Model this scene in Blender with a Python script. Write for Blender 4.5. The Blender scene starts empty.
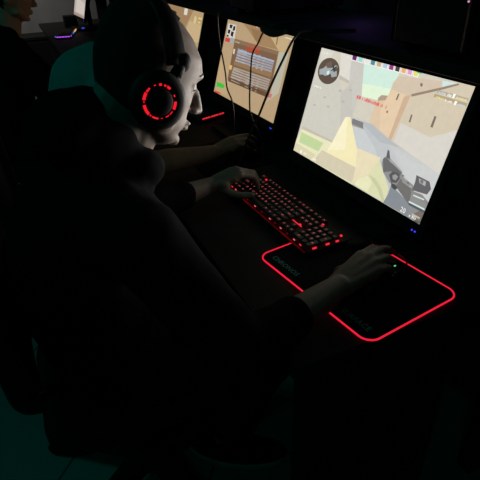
import bpy, bmesh, math, random
from mathutils import Vector as V, Matrix as M4, noise
random.seed(7)
sc = bpy.context.scene
COL = sc.collection
PI = math.pi
def srgb(c):
    f = lambda x: x/12.92 if x <= .04045 else ((x+.055)/1.055)**2.4
    return tuple(f(v/255) for v in c)
# ------------------------------------------------------------------ materials
def mat(name, col, rough=.6, var=.25, scale=30, metal=0, bump=0, coat=0, spec=.5):
    m = bpy.data.materials.new(name); m.use_nodes = True
    nt = m.node_tree; b = nt.nodes['Principled BSDF']
    tc = nt.nodes.new('ShaderNodeTexCoord'); nz = nt.nodes.new('ShaderNodeTexNoise')
    nz.inputs['Scale'].default_value = scale; nz.inputs['Detail'].default_value = 4
    nt.links.new(tc.outputs['Object'], nz.inputs['Vector'])
    r = nt.nodes.new('ShaderNodeValToRGB')
    r.color_ramp.elements[0].position = .3; r.color_ramp.elements[1].position = .7
    r.color_ramp.elements[0].color = (*[c*(1-var) for c in col], 1)
    r.color_ramp.elements[1].color = (*[min(1, c*(1+var)) for c in col], 1)
    nt.links.new(nz.outputs['Fac'], r.inputs['Fac']); nt.links.new(r.outputs['Color'], b.inputs['Base Color'])
    b.inputs['Roughness'].default_value = rough; b.inputs['Metallic'].default_value = metal
    b.inputs['Coat Weight'].default_value = coat; b.inputs['Specular IOR Level'].default_value = spec
    if bump:
        bp = nt.nodes.new('ShaderNodeBump'); bp.inputs['Strength'].default_value = bump; bp.inputs['Distance'].default_value = .002
        n2 = nt.nodes.new('ShaderNodeTexNoise'); n2.inputs['Scale'].default_value = scale*8
        nt.links.new(tc.outputs['Object'], n2.inputs['Vector'])
        nt.links.new(n2.outputs['Fac'], bp.inputs['Height']); nt.links.new(bp.outputs['Normal'], b.inputs['Normal'])
    return m
def emat(name, col, s=1.0, var=.0, scale=60):
    m = bpy.data.materials.new(name); m.use_nodes = True
    nt = m.node_tree; nt.nodes.clear()
    o = nt.nodes.new('ShaderNodeOutputMaterial'); e = nt.nodes.new('ShaderNodeEmission')
    e.inputs['Color'].default_value = (*col, 1); e.inputs['Strength'].default_value = s
    nt.links.new(e.outputs[0], o.inputs[0])
    if var:
        tc = nt.nodes.new('ShaderNodeTexCoord'); nz = nt.nodes.new('ShaderNodeTexNoise')
        nz.inputs['Scale'].default_value = scale; nz.inputs['Detail'].default_value = 3
        r = nt.nodes.new('ShaderNodeValToRGB')
        r.color_ramp.elements[0].position = .3; r.color_ramp.elements[1].position = .7
        r.color_ramp.elements[0].color = (*[c*(1-var) for c in col], 1)
        r.color_ramp.elements[1].color = (*[c*(1+var*.6) for c in col], 1)
        nt.links.new(tc.outputs['Object'], nz.inputs['Vector']); nt.links.new(nz.outputs['Fac'], r.inputs['Fac'])
        nt.links.new(r.outputs['Color'], e.inputs['Color'])
    return m
def floor_mat():
    m = bpy.data.materials.new('floor_tiles'); m.use_nodes = True
    nt = m.node_tree; b = nt.nodes['Principled BSDF']
    tc = nt.nodes.new('ShaderNodeTexCoord'); mp = nt.nodes.new('ShaderNodeMapping')
    mp.inputs['Rotation'].default_value = (0, 0, .73); mp.inputs['Location'].default_value = (.03, .12, 0)
    br = nt.nodes.new('ShaderNodeTexBrick'); br.offset = 0
    br.inputs['Scale'].default_value = 1; br.inputs['Brick Width'].default_value = .45; br.inputs['Row Height'].default_value = .45
    br.inputs['Mortar Size'].default_value = .004
    br.inputs['Color1'].default_value = (.16, .17, .16, 1); br.inputs['Color2'].default_value = (.145, .155, .15, 1); br.inputs['Mortar'].default_value = (.03, .03, .03, 1)
    nt.links.new(tc.outputs['Object'], mp.inputs[0]); nt.links.new(mp.outputs[0], br.inputs['Vector']); nt.links.new(br.outputs['Color'], b.inputs['Base Color'])
    b.inputs['Roughness'].default_value = .5
    return m
BLACK = mat('black_plastic', (.006, .006, .007), .65, .2, 60, spec=.25)
GLOSS = mat('gloss_black_plastic', (.006, .006, .007), .25, .1, 60)
DESK = mat('black_laminate', (.0065, .007, .007), .75, .35, 25, bump=.1, spec=.3)
CLOTH = mat('black_cotton', (.0055, .0055, .006), .95, .3, 90, bump=.3, spec=.02)
DENIM = mat('dark_denim', (.008, .009, .012), .9, .3, 90, bump=.3, spec=.1)
PALE = mat('pale_cotton', (.20, .22, .22), .95, .06, 40, bump=.2, spec=.1)
SKIN = mat('skin', (.15, .118, .102), .6, .07, 55, bump=.12, spec=.35)
SKIN2 = mat('tan_skin', (.15, .105, .08), .6, .08, 55, bump=.1, spec=.3)
SKIN3 = mat('ruddy_skin', (.42, .25, .19), .6, .08, 55, bump=.1, spec=.3)
HAIR = mat('dark_hair', (.022, .019, .017), .9, .4, 400, bump=.6, spec=.15)
EYE = mat('eye_white', (.16, .155, .15), .5, .03, spec=.2)
IRIS = mat('eye_iris', (.03, .02, .015), .2, .1)
PADM = mat('mouse_mat_cloth', (.006, .006, .006), .95, .3, 200, bump=.2, spec=.1)
TEALINK = mat('teal_print', (.09, .30, .28), .8, .1)
LEATHER = mat('black_leatherette', (.007, .007, .008), .8, .25, 60, bump=.2, spec=.2)
RUBBER = mat('rubber', (.012, .012, .012), .7, .2)
SOLE = mat('pale_sole', (.24, .26, .25), .8, .12)
KEYM = mat('keycap_plastic', (.010, .010, .011), .55, .2, 100, bump=.1)
METAL = mat('dark_metal', (.03, .03, .032), .4, .2, 50, metal=.8)
WALLM = mat('grey_wall_paint', (.20, .195, .19), .9, .12, 5, bump=.05)
DARKWALL = mat('dark_wall_paint', (.03, .03, .032), .9, .15, 5)
CEIL = mat('dark_ceiling_paint', (.03, .03, .03), .9, .15, 5)
RED = emat('red_led', (1.0, .018, .075), .85)
REDGLY = emat('red_key_legend', (1.0, .13, .15), .85)
REDHOT = emat('red_key_glow', (1.0, .03, .05), .9)
REDDIM = emat('red_backlight', (1.0, .02, .03), .10)
REDPLATE = emat('red_plate', (1.0, .02, .03), .016)
REDCUP = emat('red_earcup_led', (1.0, .015, .03), .85)
BLUE = emat('blue_led', (.05, .06, 1.0), 1.2)
GREENL = emat('green_led', (.15, .9, .35), .8)
BLUEDIM = emat('dim_blue_led', (.03, .06, .6), .15)
PURPLE = emat('purple_led', (.55, .10, 1.0), .9)
CYAN = emat('cyan_led', (.08, .3, 1.0), .8)
AMBER = emat('amber_led', (1.0, .55, .25), .7)
PINK = emat('pink_led', (1.0, .5, .75), .6)
# ------------------------------------------------------------------ mesh tools
def orth(d):
    d = V(d).normalized(); a = V((0, 0, 1)) if abs(d.z) < .9 else V((1, 0, 0))
    s = d.cross(a).normalized(); return s, s.cross(d).normalized()
def face(bm, vs, mi=0, sm=False):
    try:
        f = bm.faces.new(vs); f.material_index = mi; f.smooth = sm; return f
    except ValueError: return None
def loft(bm, rings, mi=0, sm=True, closed=True, caps=True):
    R = [[bm.verts.new(p) for p in r] for r in rings]; n = len(R[0])
    for a, b in zip(R, R[1:]):
        for i in range(n if closed else n-1):
            j = (i+1) % n; face(bm, (a[i], a[j], b[j], b[i]), mi, sm)
    if caps:
        face(bm, R[0][::-1], mi, False); face(bm, R[-1], mi, False)
    return R
def rrect(w, d, r, n=4):
    pts = []
    for cx, cy, a0 in ((w/2-r, d/2-r, 0), (-w/2+r, d/2-r, PI/2), (-w/2+r, -d/2+r, PI), (w/2-r, -d/2+r, 1.5*PI)):
        for k in range(n+1):
            a = a0+PI/2*k/n; pts.append((cx+r*math.cos(a), cy+r*math.sin(a)))
    return pts
def slab(bm, c, s, r=.01, e=.003, mat4=None, mi=0, n=4):
    """rounded plate: size s about centre c, corner radius r, edge rounding e"""
    w, d, h = s; rings = []
    for z, i in ((-h/2, e), (-h/2+e, 0), (h/2-e, 0), (h/2, e)):
        rings.append([V((x, y, z)) for x, y in rrect(w-2*i, d-2*i, max(r-i, .0005), n)])
    T = M4.Translation(c) @ (mat4 or M4())
    loft(bm, [[T @ p for p in q] for q in rings], mi, False)
def cone(bm, a, b, r0, r1, n=16, mi=0, sm=True):
    a, b = V(a), V(b); s, t = orth(b-a)
    loft(bm, [[p+(s*math.cos(2*PI*k/n)+t*math.sin(2*PI*k/n))*r for k in range(n)] for p, r in ((a, r0), (b, r1))], mi, sm)
def ell(bm, c, r, rot=None, n=16, m=10, mi=0):
    if not hasattr(r, '__len__'): r = (r, r, r)
    T = M4.Translation(c) @ (rot.to_4x4() if rot else M4())
    top = bm.verts.new(T @ V((0, 0, r[2]))); bot = bm.verts.new(T @ V((0, 0, -r[2]))); R = []
    for i in range(1, m):
        p = PI*i/m
        R.append([bm.verts.new(T @ V((r[0]*math.sin(p)*math.cos(2*PI*k/n), r[1]*math.sin(p)*math.sin(2*PI*k/n), r[2]*math.cos(p)))) for k in range(n)])
    for k in range(n):
        j = (k+1) % n
        face(bm, (top, R[0][k], R[0][j]), mi, True); face(bm, (bot, R[-1][j], R[-1][k]), mi, True)
        for a, b in zip(R, R[1:]): face(bm, (a[k], b[k], b[j], a[j]), mi, True)
def smooth_pts(pts, k=6):
    pts = [V(p) for p in pts]; P = [pts[0]*2-pts[1]]+pts+[pts[-1]*2-pts[-2]]; out = []
    for i in range(1, len(P)-2):
        a, b, c, d = P[i-1:i+3]
        for q in range(k):
            t = q/k
            out.append(.5*((2*b)+(c-a)*t+(2*a-5*b+4*c-d)*t*t+(3*b-a-3*c+d)*t**3))
    return out+[pts[-1]]
def tube(bm, pts, r, n=8, mi=0, k=6):
    pts = smooth_pts(pts, k) if k else [V(p) for p in pts]
    s, t = orth(pts[1]-pts[0]); rings = []
    for i, p in enumerate(pts):
        d = (pts[min(i+1, len(pts)-1)]-pts[max(i-1, 0)]).normalized()
        s = (s-d*s.dot(d)).normalized(); t = d.cross(s)
        q = r(i/(len(pts)-1)) if callable(r) else r
        rings.append([p+(s*math.cos(2*PI*j/n)+t*math.sin(2*PI*j/n))*q for j in range(n)])
    loft(bm, rings, mi, True)
def limb(bm, a, b, r0, r1, n=14):
    cone(bm, a, b, r0, r1, n); ell(bm, a, r0, n=n, m=8); ell(bm, b, r1, n=n, m=8)
def echain(bm, items, steps=5):
    for (c0, r0), (c1, r1) in zip(items, items[1:]):
        for k in range(steps+1):
            f = k/steps; ell(bm, V(c0).lerp(V(c1), f), [a+(b-a)*f for a, b in zip(r0, r1)], n=20, m=12)
def text_into(bm, s, size, T, mi=0, extrude=0.0, align='CENTER'):
    cu = bpy.data.curves.new('t', 'FONT'); cu.body = s; cu.size = size; cu.align_x = align; cu.align_y = 'CENTER'; cu.extrude = extrude; cu.resolution_u = 2
    o = bpy.data.objects.new('t', cu); COL.objects.link(o)
    me = o.to_mesh(); vs = [bm.verts.new(T @ v.co) for v in me.vertices]
    for p in me.polygons: face(bm, [vs[i] for i in p.vertices], mi)
    o.to_mesh_clear(); bpy.data.objects.remove(o); bpy.data.curves.remove(cu)
def remesh(bm, voxel, it=4, fac=.5):
    me = bpy.data.meshes.new('tmp'); bm.to_mesh(me); bm.free()
    o = bpy.data.objects.new('tmp', me); COL.objects.link(o)
    m = o.modifiers.new('r', 'REMESH'); m.mode = 'VOXEL'; m.voxel_size = voxel
    s = o.modifiers.new('s', 'SMOOTH'); s.factor = fac; s.iterations = it
    dg = bpy.context.evaluated_depsgraph_get(); dg.update()
    nm = bpy.data.meshes.new_from_object(o.evaluated_get(dg))
    b = bmesh.new(); b.from_mesh(nm)
    bpy.data.objects.remove(o); bpy.data.meshes.remove(me); bpy.data.meshes.remove(nm)
    for f in b.faces: f.smooth = True; f.material_index = 0
    return b
# ------------------------------------------------------------------ object tools
def link(name, bm, mats, parent=None, world=False, label=None):
    """one mesh object; world=True: the bmesh is in world coordinates and the parent is an unrotated empty"""
    if world and parent is not None:
        p, off = parent, V((0, 0, 0))
        while p is not None: off += p.location; p = p.parent
        bmesh.ops.translate(bm, vec=-off, verts=bm.verts)
    bmesh.ops.recalc_face_normals(bm, faces=bm.faces)
    me = bpy.data.meshes.new(name); bm.to_mesh(me); bm.free()
    for m in (mats if isinstance(mats, (list, tuple)) else [mats]): me.materials.append(m)
    o = bpy.data.objects.new(name, me); COL.objects.link(o)
    if parent is not None: o.parent = parent
    if label: o['label'] = label
    return o
def tag(o, label, cat, group=None):
    o['label'] = label; o['category'] = cat
    if group: o['group'] = group
    return o
def thing(name, label, cat, loc=(0, 0, 0), rz=0, group=None):
    o = bpy.data.objects.new(name, None); o.empty_display_size = .1; COL.objects.link(o)
    o.location = loc; o.rotation_euler = (0, 0, rz); return tag(o, label, cat, group)
def struct(name, bm, m):
    o = link(name, bm, m); o['kind'] = 'structure'; return o
def dup(o, loc, rz, label):
    def cp(s, par):
        c = s.copy(); COL.objects.link(c); c.parent = par
        for ch in s.children: cp(ch, c)
        return c
    r = cp(o, None); r.location = loc; r.rotation_euler = (0, 0, rz); r['label'] = label; return r
B = bmesh.new
SCREEN_ALLEY = [
 ((206, 200, 186),[(-0.67, 9.21), (16.2, 9.2), (16.54, -0.3), (-0.48, -0.34)]),
 ((216, 212, 203),[(2.74, 8.97), (4.96, 9.07), (5.03, 7.12), (3.35, 7.37)]),
 ((188, 182, 172),[(3.35, 7.37), (5.03, 7.12), (5.05, 6.94), (3.45, 7.06)]),
 ((196, 194, 186),[(4.14, 9.02), (5.67, 9.03), (6.72, 6.12), (6.4, 4.56), (5.39, 5.02)]),
 ((203, 228, 214),[(5.78, 8.72), (9.68, 8.74), (9.68, 8.4), (9.4, 7.95), (9.38, 7.31), (9.37, 6.99), (8.44, 6.69), (8.44, 6.5), (6.67, 6.38)]),
 ((219, 236, 208),[(6.31, 7.28), (9.49, 7.51), (9.38, 7.31), (9.37, 6.99), (8.44, 6.69), (8.44, 6.5), (6.67, 6.38)]),
 ((205, 200, 185),[(6.67, 6.38), (8.44, 6.5), (8.35, 5.75), (8.46, 4.4), (7.24, 4.45), (6.28, 4.72), (6.43, 6.05)]),
 ((172, 152, 132),[(8.47, 6.69), (8.69, 6.92), (9.36, 7.01), (9.46, 6.74), (8.5, 6.4)]),
 ((214, 191, 162),[(8.47, 6.45), (9.49, 6.74), (9.38, 7.31), (9.44, 7.96), (9.69, 8.46), (10.46, 8.49), (11.02, 4.75), (8.38, 4.37), (8.3, 5.49)]),
 ((206, 190, 168),[(9.7, 8.45), (10.85, 8.59), (13.5, 8.83), (13.68, 8.48), (11.39, 7.53), (11.31, 4.23), (9.82, 4.33), (9.1, 5.75), (9.33, 7.08)]),
 ((222, 197, 166),[(9.55, 7.49), (10.85, 7.41), (11.23, 5.85), (11.03, 4.15), (9.82, 4.33), (9.03, 5.88), (9.33, 7.08)]),
 ((201, 173, 144),[(10.82, 7.26), (11.39, 7.53), (11.31, 4.23), (10.74, 4.29)]),
 ((200, 222, 220),[(13.49, 8.86), (14.75, 8.95), (13.68, 8.48)]),
 ((207, 194, 172),[(11.38, 7.51), (14.68, 8.96), (16.3, 8.99), (16.48, 3.85), (16.01, 3.48), (11.06, 4.21)]),
 ((211, 206, 197),[(11.36, 5.59), (14.19, 5.39), (16.18, 6.5), (16.29, 4.68), (16.04, 3.49), (11.31, 4.23)]),
 ((148, 130, 112),[(11.37, 7.56), (13.67, 8.5), (14.75, 8.95), (14.82, 8.86), (13.74, 8.36), (11.49, 7.42)]),
 ((122, 108, 98),[(11.99, 6.36), (12.12, 6.33), (12.17, 5.83), (12.01, 5.83)]),
 ((122, 108, 98),[(13.9, 6.73), (14.08, 6.72), (14.1, 6.0), (13.9, 6.02)]),
 ((122, 108, 98),[(10.21, 7.37), (10.35, 7.34), (10.32, 6.9), (10.18, 6.93)]),
 ((122, 108, 98),[(11.82, 8.4), (12.04, 8.39), (12.07, 8.18), (11.88, 8.22)]),
 ((122, 108, 98),[(9.69, 6.05), (9.84, 6.05), (9.85, 5.88), (9.7, 5.9)]),
 ((187, 191, 193),[(6.14, 4.58), (6.8, 4.75), (8.69, 4.79), (11.04, 4.24), (15.92, 3.48), (16.54, -0.3), (12.43, 0.25), (8.27, 1.85)]),
 ((196, 196, 190),[(11.04, 4.24), (15.92, 3.48), (15.94, 3.12), (12.3, 3.58)]),
 ((187, 189, 188),[(8.69, 4.79), (11.04, 4.24), (12.11, 4.07), (14.5, 2.28)]),
 ((189, 191, 190),[(9.62, 4.46), (12.11, 4.07), (13.12, 3.92), (15.01, 1.63)]),
 ((192, 194, 193),[(10.52, 4.15), (13.12, 3.92), (14.1, 3.77), (15.53, 0.98)]),
 ((195, 197, 196),[(11.39, 3.84), (14.1, 3.77), (15.03, 3.62), (16.04, 0.34)]),
 ((198, 200, 199),[(12.23, 3.55), (15.03, 3.62), (15.92, 3.48), (16.54, -0.3)]),
 ((196, 200, 200),[(6.4, 4.56), (7.06, 4.74), (9.95, 3.19), (11.19, 1.62), (10.1, 2.01), (7.99, 2.65)]),
 ((178, 182, 184),[(7.34, 4.66), (8.69, 4.79), (11.04, 4.24), (12.08, 4.02), (10.07, 3.83)]),
 ((126, 124, 122),[(6.43, 4.63), (7.75, 4.65), (7.95, 4.25), (6.51, 4.25)]),
 ((150, 148, 146),[(6.51, 4.25), (7.95, 4.25), (8.17, 4.21), (6.58, 4.11)]),
 ((200, 197, 186),[(0.02, 7.83), (0.78, 8.12), (4.13, 6.48), (5.39, 5.02), (4.98, 2.37), (2.46, 2.4), (0.04, 2.08)]),
 ((210, 207, 196),[(0.05, 8.98), (1.99, 9.09), (1.58, 8.24), (0.37, 8.05)]),
 ((193, 190, 182),[(4.15, 6.17), (5.16, 7.0), (6.51, 4.59), (5.64, 4.53), (5.34, 3.56)]),
 ((190, 184, 170),[(0.4, 2.36), (4.98, 2.37), (4.97, 2.11), (0.38, 2.08)]),
 ((226, 222, 186),[(0.38, 2.08), (5.05, 2.22), (8.55, 1.54), (8.76, -0.11), (-0.48, -0.34)]),
 ((188, 208, 152),[(0.43, 1.82), (3.87, 1.86), (3.55, 1.01), (0.47, 0.91)]),
 ((236, 226, 180),[(5.59, 4.51), (6.16, 4.66), (8.08, 2.59), (8.5, 1.28), (4.53, 1.28), (4.93, 2.18)]),
 ((241, 233, 196),[(5.59, 4.51), (5.87, 4.59), (6.72, 2.16), (4.7, 1.51), (4.93, 2.18)]),
 ((206, 197, 172),[(3.95, 1.27), (8.53, 1.33), (8.66, 0.1), (3.19, 0.04)]),
 ((226, 214, 180),[(8.01, 2.73), (10.69, 2.83), (10.48, 2.14), (9.91, 1.23), (8.69, 0.03), (8.48, 1.44)]),
 ((212, 206, 170),[(0.21, 0.74), (3.36, 0.63), (2.75, -0.02), (-0.17, -0.24)]),
 ((214, 214, 174),[(10.61, 2.68), (11.24, 2.1), (12.41, 1.11), (12.47, 0.14), (11.02, 0.03), (8.6, 0.09), (9.2, 0.69), (9.93, 1.22), (10.39, 2.2)]),
 ((196, 198, 158),[(10.07, 1.32), (10.84, 1.31), (11.76, 0.86), (12.47, 0.14), (12.16, 0.07), (11.38, 0.7), (10.61, 1.06)]),
 ((226, 224, 184),[(9.21, 0.67), (9.99, 1.19), (10.68, 0.92), (10.5, 0.1), (8.96, 0.16)]),
 ((150, 152, 150),[(14.64, 1.58), (15.96, 1.39), (16.21, 0.9), (16.14, 0.15), (15.37, 0.31)]),
 ((132, 138, 144),[(12.49, 1.44), (14.75, 0.86), (15.09, -0.0), (14.27, 0.03), (12.36, 0.03), (12.52, 0.74)]),
 ((140, 140, 138),[(10.93, 2.85), (11.02, 3.04), (11.66, 3.07), (12.97, 2.66), (13.22, 2.33), (14.32, 2.14), (14.62, 1.63), (16.01, 1.41), (16.21, 0.9), (16.16, 0.03), (15.04, 0.03), (14.6, 0.8), (12.93, 1.51), (12.23, 1.52), (11.38, 1.98), (10.93, 2.53)]),
 ((96, 96, 98),[(11.16, 3.02), (11.06, 3.58), (11.25, 3.54), (11.59, 3.04)]),
 ((104, 104, 104),[(10.93, 2.85), (11.16, 3.02), (12.99, 2.55), (12.96, 2.2), (12.05, 2.3), (11.38, 1.98)]),
 ((160, 160, 156),[(11.66, 3.07), (12.97, 2.66), (13.06, 2.57), (11.53, 2.9)]),
 ((88, 88, 90),[(11.99, 2.0), (12.2, 2.35), (12.77, 2.41), (13.04, 2.12), (12.89, 1.74), (12.41, 1.59)]),
 ((150, 150, 148),[(12.3, 2.08), (12.54, 2.26), (12.84, 2.19), (12.74, 1.87), (12.45, 1.86)]),
 ((112, 110, 108),[(13.11, 2.14), (14.32, 1.9), (14.44, 1.53), (14.6, 0.8), (12.93, 1.51)]),
 ((150, 148, 144),[(13.21, 2.11), (14.42, 1.94), (14.47, 1.84), (13.4, 1.97)]),
 ((98, 98, 100),[(14.28, 2.84), (15.47, 2.82), (15.8, 2.43), (15.65, 1.99), (14.37, 1.8), (14.39, 2.38)]),
 ((168, 168, 164),[(14.57, 2.72), (15.21, 2.72), (15.28, 2.43), (14.74, 2.46)]),
 ((112, 112, 112),[(14.74, 2.69), (15.0, 2.7), (15.03, 2.48), (14.79, 2.51)]),
 ((136, 134, 130),[(14.21, 1.74), (15.31, 1.85), (16.01, 1.58), (16.01, 1.41), (14.64, 1.58)]),
 ((84, 92, 96),[(14.53, 0.95), (16.13, 0.97), (16.14, 0.81), (14.57, 0.79)]),
 ((206, 226, 220),[(14.48, 1.05), (15.92, 1.1), (15.93, 1.0), (14.49, 0.95)]),
 ((206, 220, 220),[(14.64, 1.58), (15.6, 1.65), (15.61, 1.56), (14.65, 1.49)]),
 ((120, 110, 100),[(15.19, 0.39), (15.57, 0.79), (16.15, 0.87), (16.15, 0.06), (15.25, 0.07)]),
 ((108, 108, 106),[(13.14, 2.45), (13.33, 2.44), (13.32, 2.34), (13.13, 2.34)]),
 ((170, 170, 166),[(13.46, 2.31), (13.64, 2.3), (13.64, 2.2), (13.45, 2.2)]),
 ((108, 108, 106),[(13.77, 2.17), (13.95, 2.17), (13.95, 2.06), (13.76, 2.06)]),
 ((170, 170, 166),[(14.08, 2.03), (14.26, 2.03), (14.25, 1.92), (14.07, 1.93)]),
 ((108, 108, 106),[(14.39, 1.9), (14.56, 1.89), (14.56, 1.79), (14.38, 1.79)]),
 ((76, 76, 78),[(12.43, 1.56), (12.84, 1.6), (13.17, 1.45), (12.98, 1.24), (12.6, 1.31)]),
 ((182, 180, 172),[(15.12, 0.41), (15.84, 0.43), (15.83, 0.31), (15.12, 0.26)]),
 ((92, 90, 88),[(15.46, 0.13), (15.97, 0.19), (15.94, 0.02), (15.46, -0.02)]),
 ((236, 232, 226),[(4.2, 9.08), (4.88, 9.08), (4.96, 8.64), (4.27, 8.64)]),
 ((96, 40, 110),[(4.27, 9.04), (4.8, 9.03), (4.84, 8.7), (4.34, 8.71)]),
 ((236, 232, 226),[(4.96, 9.08), (5.63, 9.07), (5.7, 8.64), (5.04, 8.64)]),
 ((150, 210, 205),[(5.03, 9.04), (5.54, 9.03), (5.59, 8.7), (5.1, 8.71)]),
 ((236, 232, 226),[(5.7, 9.08), (6.35, 9.07), (6.43, 8.64), (5.78, 8.64)]),
 ((222, 222, 214),[(5.77, 9.04), (6.27, 9.03), (6.31, 8.7), (5.84, 8.71)]),
 ((236, 232, 226),[(6.42, 9.07), (7.05, 9.06), (7.13, 8.64), (6.5, 8.65)]),
 ((80, 140, 150),[(6.49, 9.03), (6.97, 9.02), (7.02, 8.7), (6.56, 8.71)]),
 ((236, 232, 226),[(7.12, 9.07), (7.73, 9.06), (7.81, 8.65), (7.2, 8.65)]),
 ((190, 170, 130),[(7.18, 9.03), (7.65, 9.02), (7.7, 8.71), (7.25, 8.71)]),
 ((236, 232, 226),[(7.8, 9.06), (8.39, 9.06), (8.47, 8.65), (7.87, 8.65)]),
 ((170, 196, 220),[(7.86, 9.03), (8.31, 9.02), (8.36, 8.71), (7.93, 8.72)]),
 ((236, 232, 226),[(8.45, 9.06), (9.03, 9.05), (9.11, 8.65), (8.53, 8.65)]),
 ((150, 60, 130),[(8.51, 9.02), (8.95, 9.01), (9.01, 8.71), (8.58, 8.72)]),
 ((236, 232, 226),[(9.09, 9.06), (9.65, 9.05), (9.73, 8.65), (9.17, 8.66)]),
 ((70, 64, 66),[(9.15, 9.02), (9.58, 9.01), (9.63, 8.71), (9.22, 8.72)]),
 ((236, 232, 226),[(9.71, 9.05), (10.25, 9.05), (10.33, 8.66), (9.79, 8.66)]),
 ((224, 170, 110),[(9.77, 9.02), (10.18, 9.01), (10.24, 8.71), (9.84, 8.72)]),
 ((236, 232, 226),[(10.31, 9.05), (10.84, 9.04), (10.92, 8.66), (10.39, 8.66)]),
 ((226, 150, 200),[(10.37, 9.01), (10.77, 9.01), (10.83, 8.71), (10.44, 8.72)]),
 ((236, 232, 226),[(10.9, 9.05), (11.41, 9.04), (11.49, 8.66), (10.98, 8.66)]),
 ((222, 214, 110),[(10.95, 9.01), (11.35, 9.0), (11.4, 8.72), (11.03, 8.72)]),
 ((60, 190, 130),[(11.22, 9.03), (11.66, 9.01), (11.68, 8.94), (11.26, 8.94)]),
 ((176, 168, 150),[(13.41, 8.27), (15.87, 8.29), (15.89, 8.12), (13.43, 8.09)]),
 ((176, 160, 130),[(13.29, 8.01), (15.89, 8.0), (15.93, 7.81), (13.32, 7.8)])]
SCREEN_BOARD = [
 ((198, 170, 132),[(-1.38, 9.13), (16.9, 9.36), (16.67, -0.28), (-1.74, -0.59)]),
 ((176, 142, 102),[(4.3, 8.82), (10.04, 8.79), (12.71, 7.85), (13.43, 7.11), (9.0, 7.02), (5.89, 8.26)]),
 ((160, 126, 88),[(6.41, 8.49), (9.82, 8.48), (9.29, 7.23), (7.99, 7.42)]),
 ((212, 184, 140),[(10.6, 8.43), (15.1, 8.47), (14.86, 6.99), (13.43, 7.11)]),
 ((150, 118, 84),[(12.5, 8.4), (12.78, 8.38), (12.93, 7.54), (12.73, 7.52)]),
 ((200, 196, 176),[(13.67, 6.98), (15.47, 7.08), (15.47, 3.07), (13.33, 1.53), (14.01, 2.4)]),
 ((206, 176, 134),[(-0.63, 4.09), (3.85, 2.81), (3.85, 0.36), (0.33, 0.03)]),
 ((134, 104, 78),[(2.96, 6.95), (13.56, 7.0), (13.76, 2.31), (3.19, 2.16)]),
 ((148, 120, 92),[(2.96, 6.95), (13.56, 7.0), (13.53, 6.63), (2.92, 6.48)]),
 ((160, 126, 90),[(4.08, 4.73), (13.32, 4.86), (13.25, 4.27), (4.03, 4.07)]),
 ((186, 84, 62),[(6.38, 6.45), (9.71, 6.55), (9.75, 6.17), (6.41, 6.04)]),
 ((176, 190, 212),[(4.33, 5.9), (13.14, 6.01), (13.17, 5.81), (4.34, 5.69)]),
 ((170, 168, 176),[(4.3, 5.61), (13.13, 5.76), (13.16, 5.56), (4.32, 5.4)]),
 ((170, 168, 176),[(4.28, 5.32), (13.12, 5.5), (13.15, 5.3), (4.29, 5.11)]),
 ((170, 168, 176),[(4.25, 5.02), (13.11, 5.25), (13.14, 5.05), (4.26, 4.81)]),
 ((170, 168, 176),[(4.22, 4.73), (13.11, 4.99), (13.14, 4.79), (4.24, 4.52)]),
 ((180, 166, 154),[(4.14, 3.85), (13.24, 4.08), (13.26, 3.89), (4.15, 3.66)]),
 ((180, 166, 154),[(4.09, 3.57), (13.21, 3.83), (13.23, 3.64), (4.09, 3.37)]),
 ((180, 166, 154),[(4.03, 3.28), (13.18, 3.58), (13.2, 3.39), (4.03, 3.08)]),
 ((180, 166, 154),[(3.97, 2.99), (13.15, 3.33), (13.17, 3.14), (3.98, 2.79)]),
 ((180, 166, 154),[(3.92, 2.7), (13.12, 3.08), (13.14, 2.89), (3.92, 2.5)]),
 ((110, 84, 64),[(3.59, 2.46), (13.58, 2.66), (13.59, 2.2), (3.42, 2.0)]),
 ((236, 226, 206),[(3.16, 5.81), (3.63, 5.8), (3.63, 5.24), (3.25, 5.24)]),
 ((240, 196, 120),[(2.96, 3.89), (3.74, 3.9), (3.71, 3.38), (3.02, 3.38)]),
 ((232, 226, 214),[(0.38, 8.43), (2.66, 8.47), (2.87, 6.94), (0.46, 6.88)]),
 ((40, 42, 48),[(0.81, 8.36), (1.67, 8.37), (1.51, 7.93), (0.9, 7.98)]),
 ((40, 42, 48),[(1.86, 8.2), (2.43, 8.37), (2.51, 7.85), (1.91, 7.71)]),
 ((40, 42, 48),[(0.62, 7.76), (1.31, 7.76), (1.25, 7.28), (0.64, 7.33)]),
 ((40, 42, 48),[(1.57, 7.63), (2.33, 7.64), (2.26, 7.01), (1.6, 7.17)]),
 ((40, 42, 48),[(0.54, 7.12), (1.12, 7.15), (1.05, 6.91), (0.54, 6.93)]),
 ((222, 74, 70),[(0.32, 6.76), (1.7, 6.79), (1.72, 6.36), (0.35, 6.31)]),
 ((160, 186, 200),[(1.7, 6.79), (2.75, 6.8), (2.77, 6.38), (1.72, 6.36)]),
 ((70, 206, 70),[(0.34, 1.32), (2.41, 1.41), (2.92, 1.2), (2.46, 0.9), (0.42, 0.74)]),
 ((228, 90, 70),[(0.23, 0.22), (2.05, 0.27), (2.05, 0.05), (0.37, -0.05)]),
 ((236, 232, 220),[(7.53, 8.96), (8.02, 8.96), (7.97, 8.73), (7.56, 8.76)]),
 ((240, 226, 160),[(8.58, 8.95), (9.05, 8.94), (9.01, 8.72), (8.61, 8.73)]),
 ((236, 228, 206),[(14.09, 8.51), (15.92, 8.48), (15.93, 8.35), (14.15, 8.39)]),
 ((230, 120, 130),[(13.85, 2.72), (14.39, 2.73), (14.26, 2.28), (13.8, 2.25)])]
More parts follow.
